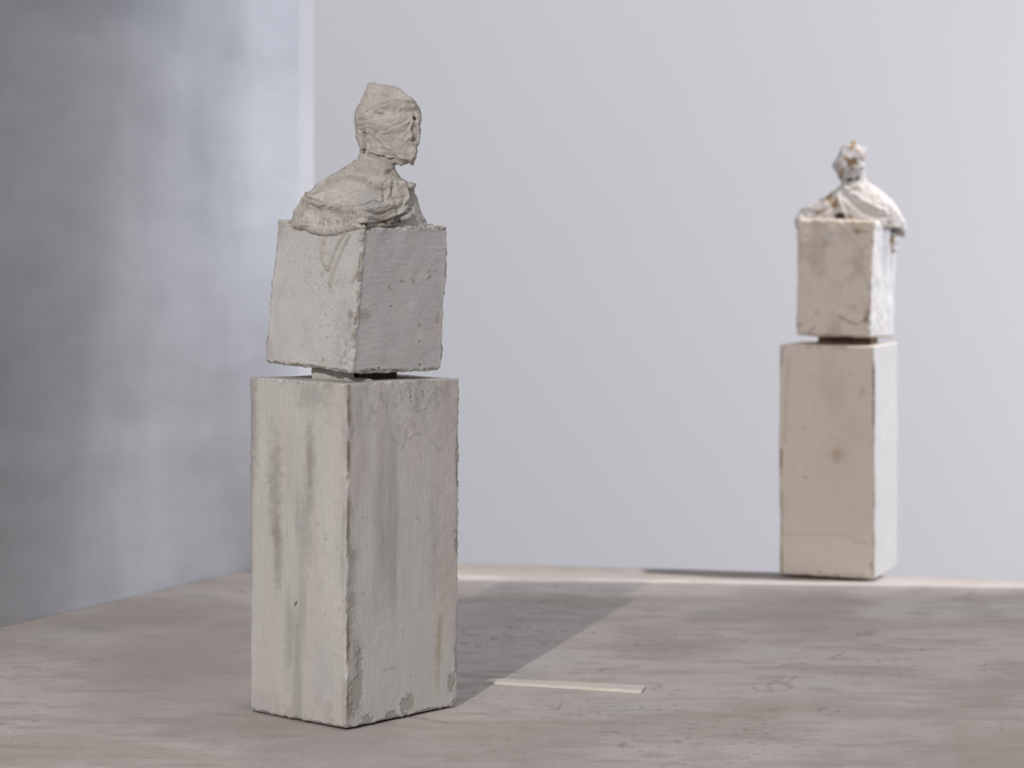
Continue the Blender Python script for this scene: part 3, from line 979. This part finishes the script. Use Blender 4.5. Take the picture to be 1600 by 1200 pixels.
def paint_far_block(co, px, py, face, edge, p):
    n = len(px)
    col = np.tile(np.array((0.585, 0.51, 0.445)), (n, 1))
    Lf, Rf = face == 2, face == 1
    col = tint(col, smooth(0, 0.9, fbm(co, 35, 4, 330)), (0.42, 0.355, 0.295), 0.7)
    col = tint(col, smooth(0.1, 0.9, fbm(co, 45, 3, 331)), (0.54, 0.49, 0.44), 0.7)
    up = smooth(410, 345, py)
    col = tint(col, up * smooth(-0.3, 0.6, fbm(co, 80, 3, 332)), (0.53, 0.44, 0.34), 0.6)
    col = np.where(Rf[:, None], tint(col, np.ones(n), (0.48, 0.465, 0.46), 0.9), col)  # side-lit tone put into the right face's own colour
    m = sum(stroke(px, py, q, 1.5, 333 + k) for k, q in enumerate([
        [(1311, 494), (1325, 502), (1340, 507), (1354, 498)], [(1266, 519), (1272, 511)], [(1245, 507), (1252, 507)], [(1336, 361), (1345, 362), (1356, 362)]]))
    m += blob(px, py, 1276, 488, 2.2, 2.2, 340) + blob(px, py, 1355, 497, 5, 12, 341) * 0.6 + blob(px, py, 1336, 360, 6, 6, 342) * 0.5 + blob(px, py, 1340, 366, 2, 2, 343)
    col = np.where(Lf[:, None], tint(col, m, (0.20, 0.13, 0.09), 0.7), col)
    q = 1359 + np.clip(470 - py, 0, 200) * 0.055
    e = np.exp(-((px - q) / 2.2) ** 2) * smooth(-0.2, 0.4, fbm(co, 80, 3, 344)) * (face > 0) * (face < 3)
    col = tint(col, e, (0.24, 0.16, 0.10), 0.75)
    col = tint(col, edge * smooth(0, 0.5, fbm(co, 70, 3, 345)) * smooth(505, 520, py), (0.30, 0.2, 0.12), 0.7)
    col = np.where(Rf[:, None], tint(col, stroke(px, py, [(1376, 497), (1388, 508)], 1.2, 346), (0.35, 0.32, 0.30), 0.7), col)
    ext = fbm(co, 40, 3, 347) * 0.0016 + fbm(co, 120, 3, 348) * 0.0010 * (0.4 + up)
    return col, ext


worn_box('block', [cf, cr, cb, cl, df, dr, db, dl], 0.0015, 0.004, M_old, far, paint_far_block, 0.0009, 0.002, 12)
jc = np.array([(cf[i] + cl[i] + cr[i] + cb[i]) / 4 for i in (0, 1)])
jp = [P(1362, 533, 3.545)[:2], P(1372, 533, 3.60)[:2], P(1300, 533, 3.62)[:2], P(1278, 533, 3.565)[:2]]
simple_box_part('joint', quad_prism([tuple(q) for q in jp], ZT - 0.0008, 0.3625), M_brown, far, seed=8, rough=0.0008)

# far bust
bm = bmesh.new()
FY = 3.590
rings_mesh(bm, [  # torso and cape
    (276, 1318, 1350, 0.014, FY, 0), (286, 1314, 1354, 0.017, FY, 0), (293, 1308, 1366, 0.021, FY, 0), (300, 1300, 1374, 0.024, FY, -0.004),
    (308, 1288, 1384, 0.028, FY, -0.008), (316, 1270, 1393, 0.032, FY, -0.012), (325, 1254, 1400, 0.034, FY, -0.015), (335, 1247, 1405, 0.036, FY, -0.017),
    (346, 1244, 1408, 0.037, FY, -0.018), (356, 1246, 1404, 0.036, FY, -0.018)], expo=2.2)
rings_mesh(bm, [  # head
    (225, 1318, 1337, 0.006, FY, 0), (229, 1314, 1344, 0.011, FY, 0), (236, 1310, 1349, 0.015, FY, 0), (245, 1306, 1351, 0.018, FY, 0), (255, 1302, 1351, 0.019, FY, 0),
    (262, 1302, 1352, 0.019, FY, 0), (269, 1308, 1351, 0.017, FY, 0), (278, 1313, 1350, 0.014, FY, 0), (287, 1319, 1350, 0.010, FY, 0)], expo=2.6)
ball(bm, 1333, 225, FY, 0.006, 0.006, 0.005)
ball(bm, 1347, 236, FY, 0.006, 0.010, 0.007)
for (x, y, r) in [(1398, 338, 0.011), (1404, 348, 0.010), (1408, 358, 0.0075), (1411, 366, 0.0045), (1403, 361, 0.006)]:
    ball(bm, x, y, FY + 0.012, r, r * 1.4, r)
for (x, y, r) in [(1394, 378, 0.0075), (1396, 390, 0.006)]:
    ball(bm, x, y, 3.60, r, r * 1.4, r * 1.3)
for (x, y, r) in [(1252, 346, 0.0075), (1250, 356, 0.0065), (1249, 366, 0.005)]:
    ball(bm, x, y, 3.572, r, r * 1.2, r * 1.3)
me = bpy.data.meshes.new('bust')
bm.to_mesh(me)
bm.free()
me = voxelise(me, 0.001, 4)
co, no = get_co(me), get_no(me)
px, py = topix(co)
D = folds(co, no, px, py, [
    ([(1309, 298), (1312, 312), (1316, 330), (1320, 345)], 3.0, 0.0034, 0),
    ([(1316, 292), (1328, 296), (1340, 292), (1352, 296)], 2.5, 0.0020, 0),
    ([(1318, 300), (1330, 316), (1346, 328), (1365, 334)], 4.0, -0.0028, 0),
    ([(1330, 300), (1345, 312), (1365, 324), (1385, 330)], 3.0, 0.0026, 0),
    ([(1345, 333), (1365, 338), (1385, 338)], 2.2, -0.0024, 0),
    ([(1262, 334), (1280, 332), (1296, 324), (1306, 314)], 2.6, -0.0026, 0),
    ([(1268, 322), (1290, 314), (1304, 304)], 3.0, 0.0016, 0),
    ([(1360, 296), (1380, 310), (1398, 326), (1408, 345)], 3.5, 0.0018, 0),
    ([(1322, 248), (1330, 250), (1337, 256)], 2.5, 0.0012, 0),
    ([(1346, 234), (1349, 250), (1346, 268)], 2.2, 0.0016, 0),
    ([(1306, 240), (1303, 256), (1310, 272)], 2.2, 0.0010, 0),
    ([(1318, 268), (1322, 276)], 2.0, -0.0016, 0),
])
fmask = smooth(0.3, -0.1, no[:, 1])
hole = blob(px, py, 1331, 255, 8, 8, 401, 0.5, edge=0.25, ns=0.2) * fmask
hol2 = (blob(px, py, 1328, 280.5, 5, 2.6, 402, -0.3, ns=0.3) + blob(px, py, 1340, 279, 3, 2, 403, ns=0.3)) * fmask
hol3 = blob(px, py, 1311, 339, 7, 5.5, 404, ns=0.2) * fmask
D -= hole * 0.0045 + hol2 * 0.004 + hol3 * 0.006
D += fbm(co, 60, 3, 405) * 0.0022 + fbm(co, 250, 2, 406) * 0.0006
set_co(me, co + no * D[:, None])
col = np.tile(np.array((0.52, 0.485, 0.465)), (len(co), 1))
col = tint(col, smooth(0.1, 0.9, fbm(co, 60, 3, 410)), (0.50, 0.44, 0.38), 0.5)
col = tint(col, smooth(292, 284, py), (0.44, 0.42, 0.415), 0.8)
br_ = hole + blob(px, py, 1321, 247, 5, 2.5, 411, ns=0.3) * fmask
for k, (x, y, rx, ry, ro) in enumerate([(1333, 224, 6, 5, 0), (1330, 231, 4, 3, 0), (1341, 234, 4, 2, 0), (1315, 271, 2.5, 8, 0.2), (1328, 268, 1.5, 4, 0), (1310, 257, 5, 1.5, 0.3),
                                        (1347, 262, 3, 1.5, 0), (1295, 309, 10, 4.5, -0.8), (1278, 333, 6, 3, 0), (1304, 319, 6, 7, 0), (1288, 329, 7, 1.5, -0.4),
                                        (1328, 339, 6, 3, 0.6), (1330, 291, 8, 1.3, 0.4), (1349, 243, 1.2, 8, 0), (1394, 376, 2.5, 6, 0.2)]):
    br_ = br_ + blob(px, py, x, y, rx, ry, 420 + k, ro, edge=0.3, ns=0.3) * (fmask if k != 0 else 1)
col = tint(col, br_, (0.26, 0.155, 0.075), 0.85)
col = tint(col, hol2 + hol3, (0.03, 0.018, 0.012), 0.97)
und = stroke(px, py, [(1390, 346), (1400, 356), (1411, 367)], 2.6, 440) * fmask
col = tint(col, und, (0.30, 0.22, 0.17), 0.6)
paint(me, col)
new_obj('bust', me, M_old, far)


# ------------------------------------------------------------------ platform
def rear(X):
    return 3.697 - 0.227 * X


def clothY(X):
    return 3.553 - 0.150 * X


plat = empty('display_platform', (0, 2.8, -0.0025), 'wide low platform covered in stained grey canvas, both pale towers standing on it', 'platform')


def wallX(Y):
    return -0.402 + 0.487 * (Y - 3.627)


def slab(name, yfun, ztop, zbot, mat, px_cols, y_front, nrow, seed, amp, ragged, paint_fn=None):
    """fan-shaped sheet from the rear line to the front, closed underneath"""
    cols = np.asarray(px_cols, float)
    nc = len(cols)
    t = np.linspace(0, 1, nrow)
    V = np.zeros((nrow, nc, 3))
    for j, pxx in enumerate(cols):
        k = (pxx - 800) / F
        Y = 3.5
        for _ in range(12):
            Y = yfun(k * Y)
        if ragged is not None:
            Y += ragged[j]
        if k < -0.0848:
            Yw = (-0.402 - 0.487 * 3.627) / (k - 0.487)
            Y = min(Y, Yw - 0.0008)
        ys = HZ + F * CH / Y
        ye = HZ + F * CH / y_front
        pys = ys + (ye - ys) * t if nrow < 100 else np.where(t < 0.85, ys + (1215 - ys) * t / 0.85, 1215 + (ye - 1215) * (t - 0.85) / 0.15)
        YY = F * CH / (pys - HZ)
        XX = k * YY
        V[:, j, 1] = np.where(XX > 0.965, np.minimum(YY, yfun(0.965)), YY)
        V[:, j, 0] = np.minimum(XX, 0.965)
    V[:, :, 2] = ztop
    top = V.reshape(-1, 3)
    if amp:
        top[:, 2] += fbm(top, 6, 3, seed) * amp
    i = np.arange(nrow - 1)[:, None] * nc + np.arange(nc - 1)[None, :]
    q = np.stack([i, i + nc, i + nc + 1, i + 1], -1).reshape(-1, 4)
    # skirt down
    ring = list(range(0, nc)) + [r * nc + nc - 1 for r in range(1, nrow)] + [(nrow - 1) * nc + c for c in range(nc - 2, -1, -1)] + [r * nc for r in range(nrow - 2, 0, -1)]
    ring = np.array(ring)
    low = top[ring].copy()
    low[:, 2] = zbot
    base = len(top)
    m = len(ring)
    a = ring
    b = np.roll(ring, -1)
    la = base + np.arange(m)
    lb = base + (np.arange(m) + 1) % m
    sk = np.stack([a, b, lb, la], -1)
    me = np_mesh(name, np.concatenate([top, low]), np.concatenate([q, sk]))
    co = get_co(me)
    if paint_fn:
        paint(me, paint_fn(co, *topix(co)))
    return new_obj(name, me, mat, plat)


cols = np.concatenate([np.linspace(-900, -20, 23), np.arange(0, 1601, 1.6), np.linspace(1640, 2600, 25)])
rag = np.array([0.004 * math.sin(c * 0.013) + 0.003 * math.sin(c * 0.041 + 1) for c in cols])
slab('board', rear, -0.0012, -0.06, M_board, cols, 1.3, 40, 500, 0.0, rag * 0.35)


def paint_cloth(co, px, py):
    n = len(px)
    col = np.tile(np.array((0.635, 0.573, 0.537)), (n, 1))
    col = tint(col, smooth(-0.1, 0.9, fbm(co, 5, 4, 510, (1, 0.8, 1))), (0.47, 0.42, 0.395), 0.8)
    col = tint(col, smooth(0.0, 0.9, fbm(co, 7, 4, 511, (1, 0.8, 1))), (0.62, 0.585, 0.565), 0.7)
    col = tint(col, smooth(0.1, 0.8, fbm(co, 26, 4, 512, (0.6, 1.2, 1))), (0.46, 0.41, 0.37), 0.45)
    st = fbm(co, 9, 4, 516, (0.5, 1.0, 1))
    col = tint(col, smooth(0.15, 0.7, st), (0.44, 0.385, 0.335), 0.45)
    st = fbm(co, 45, 5, 517, (0.45, 1.0, 1))
    col = tint(col, smooth(0.15, 0.9, st), (0.42, 0.365, 0.33), 0.5)
    # small dark flecks and scratches, clustered
    cl = smooth(-0.3, 0.6, fbm(co, 5, 2, 513))
    f = smooth(0.80, 1.0, fbm(co, 160, 2, 514, (0.6, 1.0, 1))) * cl
    col = tint(col, f, (0.22, 0.185, 0.165), 0.45)
    f = smooth(0.75, 1.0, fbm(co, 110, 3, 515, (0.35, 1.4, 1))) * cl
    col = tint(col, f, (0.24, 0.20, 0.18), 0.2)
    # darker, yellower band where the cloth meets the left wall; duller patch at the lower left
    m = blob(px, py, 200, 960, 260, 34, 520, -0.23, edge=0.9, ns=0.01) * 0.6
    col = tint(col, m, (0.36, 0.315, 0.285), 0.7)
    m = blob(px, py, 300, 1040, 180, 40, 521, edge=0.9, ns=0.01)
    col = tint(col, m, (0.50, 0.435, 0.405), 0.6)
    # individual marks
    marks = [([(866, 1109), (871, 1107)], 2.2), ([(873, 1106), (879, 1098)], 1.6), ([(885, 1101), (889, 1099)], 1.0),
             ([(1175, 1072), (1182, 1080), (1200, 1079), (1225, 1080), (1238, 1074)], 1.6), ([(1198, 1072), (1218, 1057)], 1.4), ([(1212, 1066), (1228, 1056)], 1.4),
             ([(1226, 1068), (1246, 1056)], 1.4), ([(1224, 1068), (1238, 1073)], 1.4), ([(1203, 1074), (1205, 1075)], 1.8),
             ([(1220, 1040), (1260, 1037)], 1.6), ([(1298, 1030), (1320, 1018)], 1.2), ([(1338, 1065), (1350, 1057)], 1.3), ([(1438, 1015), (1448, 1015)], 1.6),
             ([(1340, 992), (1368, 988)], 3.0), ([(1203, 1110), (1214, 1108)], 2.2), ([(1278, 1110), (1290, 1106)], 2.0), ([(1294, 1119), (1312, 1110)], 1.8),
             ([(793, 1157), (795, 1157)], 2.0), ([(968, 1165), (978, 1161)], 3.2), ([(848, 1042), (856, 1041)], 1.5), ([(768, 998), (774, 997)], 3.0), ([(745, 1011), (750, 1011)], 2.4),
             ([(1095, 1026), (1122, 1027)], 1.0), ([(936, 1048), (946, 1046)], 1.5), ([(1000, 1105), (1004, 1105)], 1.4), ([(900, 1037), (910, 1036)], 1.3), ([(960, 1025), (985, 1023)], 1.1),
             ([(800, 1068), (806, 1067)], 1.1), ([(1020, 1077), (1032, 1072)], 2.0), ([(718, 1056), (785, 1059)], 1.5), ([(640, 1120), (700, 1130)], 2.0),
             ([(860, 1045), (1000, 1062)], 0.1), ([(1424, 923), (1452, 920)], 1.2), ([(1510, 930), (1524, 925)], 1.5), ([(1538, 1040), (1540, 1034)], 2.0)]
    for k, (q, wdt) in enumerate(marks):
        col = tint(col, stroke(px, py, q, wdt * 0.9, 530 + k, 0.5), (0.22, 0.185, 0.165), 0.42)
    m = blob(px, py, 1180, 1112, 60, 8, 580, -0.1, edge=0.9, ns=0.05) + blob(px, py, 1560, 1180, 70, 40, 581, edge=0.9, ns=0.02)
    col = tint(col, m, (0.44, 0.37, 0.31), 0.5)
    return col


mcl, nt, b = mat_base('stained_grey_canvas', 0.95)
at = N(nt, 'ShaderNodeAttribute', attribute_name='paint')
n1 = noise_n(nt, 330, 3, (0.6, 1, 1))
c = mixc(nt, 'MULTIPLY', 1.0, at.outputs['Color'], ramp(nt, n1, [(0.3, 0.87), (0.65, 1.04)]))
n2 = noise_n(nt, 55, 8, (0.35, 1.0, 1), 0.75)
c = mixc(nt, 'MULTIPLY', 1.0, c, ramp(nt, n2, [(0.30, 0.62), (0.40, 0.96), (0.7, 1.05)]))
n3 = noise_n(nt, 900, 2)
c = mixc(nt, 'MULTIPLY', 1.0, c, ramp(nt, n3, [(0.3, 0.9), (0.7, 1.05)]))
nt.links.new(c, b.inputs['Base Color'])
bump(nt, b, n1, 0.5, 0.0010)
bump(nt, b, n2, 0.35, 0.0022)
slab('canvas', clothY, 0.0, -0.0011, mcl, cols, 1.31, 330, 501, 0.0003, rag, paint_cloth)

# ------------------------------------------------------------------ thin pale batten lying on the canvas
bt = [G(768, 1068.5), G(776, 1065), G(1010, 1077.5), G(1002, 1086)]   # left, back left, back right, front right
a_, b_, c_, d_ = [np.array(q) for q in (G(757, 1068.5), G(768, 1063.5), G(1010, 1075), G(1002, 1084))]
me = bpy.data.meshes.new('wood_batten')
bm = bmesh.new()
NB = 40
rows = []
for i in range(NB + 1):
    t = i / NB
    fr0 = a_ * (1 - t) + d_ * t
    bk0 = b_ * (1 - t) + c_ * t
    wv = 0.0006 * math.sin(i * 1.7) + 0.0004 * math.sin(i * 0.6)
    dv = (bk0 - fr0) / np.linalg.norm(bk0 - fr0)
    prof = [(fr0 + dv * wv, 0.0), (fr0 + dv * (wv + 0.0006), 0.0022), (fr0 + dv * (wv + 0.0024), 0.0030), (bk0 - dv * 0.001, 0.0030), (bk0, 0.0022), (bk0, 0.0)]
    rows.append([bm.verts.new((p[0], p[1], z + 0.0003)) for p, z in prof])
for r1_, r2_ in zip(rows, rows[1:]):
    for k in range(6):
        bm.faces.new((r1_[k], r1_[(k + 1) % 6], r2_[(k + 1) % 6], r2_[k]))
bm.faces.new(rows[0][::-1])
bm.faces.new(rows[-1])
bmesh.ops.recalc_face_normals(bm, faces=bm.faces)
bm.to_mesh(me)
bm.free()
bat = new_obj('wood_batten', me, M_batten)
bat['label'] = 'thin pale wooden strip lying flat on the grey canvas between the two towers'
bat['category'] = 'wooden strip'


# ------------------------------------------------------------------ room
def prism(name, pts, z0_, z1_, mat):
    bm = bmesh.new()
    lo = [bm.verts.new((x, y, z0_)) for x, y in pts]
    hi = [bm.verts.new((x, y, z1_)) for x, y in pts]
    n = len(pts)
    for k in range(n):
        bm.faces.new((lo[k], lo[(k + 1) % n], hi[(k + 1) % n], hi[k]))
    bm.faces.new(lo[::-1])
    bm.faces.new(hi)
    bmesh.ops.recalc_face_normals(bm, faces=bm.faces)
    me = bpy.data.meshes.new(name)
    bm.to_mesh(me)
    bm.free()
    return struct(new_obj(name, me, mat))


FZ = -1.2
mw, nt, b = mat_base('stained_plaster_wall', 0.9)
n1 = noise_n(nt, 5.5, 5, (1, 1, 1), 0.55)
n2 = noise_n(nt, 3.0, 4, (1, 1, 0.35), 0.5)
n3 = noise_n(nt, 14, 4, (0.5, 0.5, 1.6), 0.6)
c = mixc(nt, 'MULTIPLY', 1.0, (0.40, 0.405, 0.43), ramp(nt, n1, [(0.3, 0.93), (0.7, 1.03)]))
c = mixc(nt, 'MULTIPLY', 1.0, c, ramp(nt, n2, [(0.3, 0.93), (0.7, 1.05)]))
c = mixc(nt, 'MULTIPLY', 1.0, c, ramp(nt, n3, [(0.3, 0.93), (0.7, 1.03)]))
# uneven whitewash, plus the side light's gradient put into the far half's colour
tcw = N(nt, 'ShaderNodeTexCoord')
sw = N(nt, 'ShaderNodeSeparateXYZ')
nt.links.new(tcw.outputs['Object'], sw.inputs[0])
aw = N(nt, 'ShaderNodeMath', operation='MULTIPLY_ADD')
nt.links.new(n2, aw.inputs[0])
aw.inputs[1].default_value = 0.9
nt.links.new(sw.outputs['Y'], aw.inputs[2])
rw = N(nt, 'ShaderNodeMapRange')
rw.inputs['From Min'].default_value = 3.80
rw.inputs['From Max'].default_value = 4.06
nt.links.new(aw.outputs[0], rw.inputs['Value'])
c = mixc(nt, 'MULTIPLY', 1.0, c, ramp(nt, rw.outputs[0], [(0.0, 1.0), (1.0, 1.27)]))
# a paler horizontal seam; below it the wall turns paler towards its foot
tc = N(nt, 'ShaderNodeTexCoord')
sx = N(nt, 'ShaderNodeSeparateXYZ')
nt.links.new(tc.outputs['Object'], sx.inputs[0])
mr = N(nt, 'ShaderNodeMapRange')
mr.inputs['From Min'].default_value = 0.0
mr.inputs['From Max'].default_value = 0.5
nt.links.new(sx.outputs['Z'], mr.inputs['Value'])
c = mixc(nt, 'MULTIPLY', 1.0, c, ramp(nt, mr.outputs[0], [(0.0, 1.12), (0.26, 1.06), (0.40, 1.01), (0.43, 1.06), (0.47, 1.06), (0.53, 0.98), (1.0, 1.0)]))
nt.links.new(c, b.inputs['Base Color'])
bump(nt, b, n1, 0.35, 0.02)

Ya, Yb, Yc = 0.6, 3.758, 3.800
th_w = np.array([-0.9, 0.437]) * 0.12
pA, pB, pC = [np.array([wallX(y), y]) for y in (Ya, Yb, Yc)]
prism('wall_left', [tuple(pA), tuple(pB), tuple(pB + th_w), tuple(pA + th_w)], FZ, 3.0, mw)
prism('trim_1', [tuple(pB), tuple(pC), tuple(pC + th_w), tuple(pB + th_w)], FZ, 3.0, M_trim)
# blocker added right of frame: keeps side light off canvas and near tower
eX, eY = 0.98, 3.42
prism('right_blocker', [(eX, eY), (eX + 0.10, eY - 0.012), (eX + 0.10, 1.9), (eX, 1.9)], FZ, 3.0, M_gallery)
prism('wall_back', [(-7, 11.0), (8, 11.0), (8, 11.1), (-7, 11.1)], FZ, 4.2, M_gallery)
prism('floor', [(-7, -3), (8, -3), (8, 11.1), (-7, 11.1)], FZ - 0.05, FZ, M_floor)
# the carcass that carries the platform top
prism_o = prism('platform_base', [(-0.42, 3.45), (0.90, 3.30), (0.90, 1.4), (-1.2, 1.4)], FZ, -0.06, M_trim)
del prism_o['kind']
prism_o.name = 'base'
prism_o.parent = plat
prism_o.location = -Vector(plat.location)
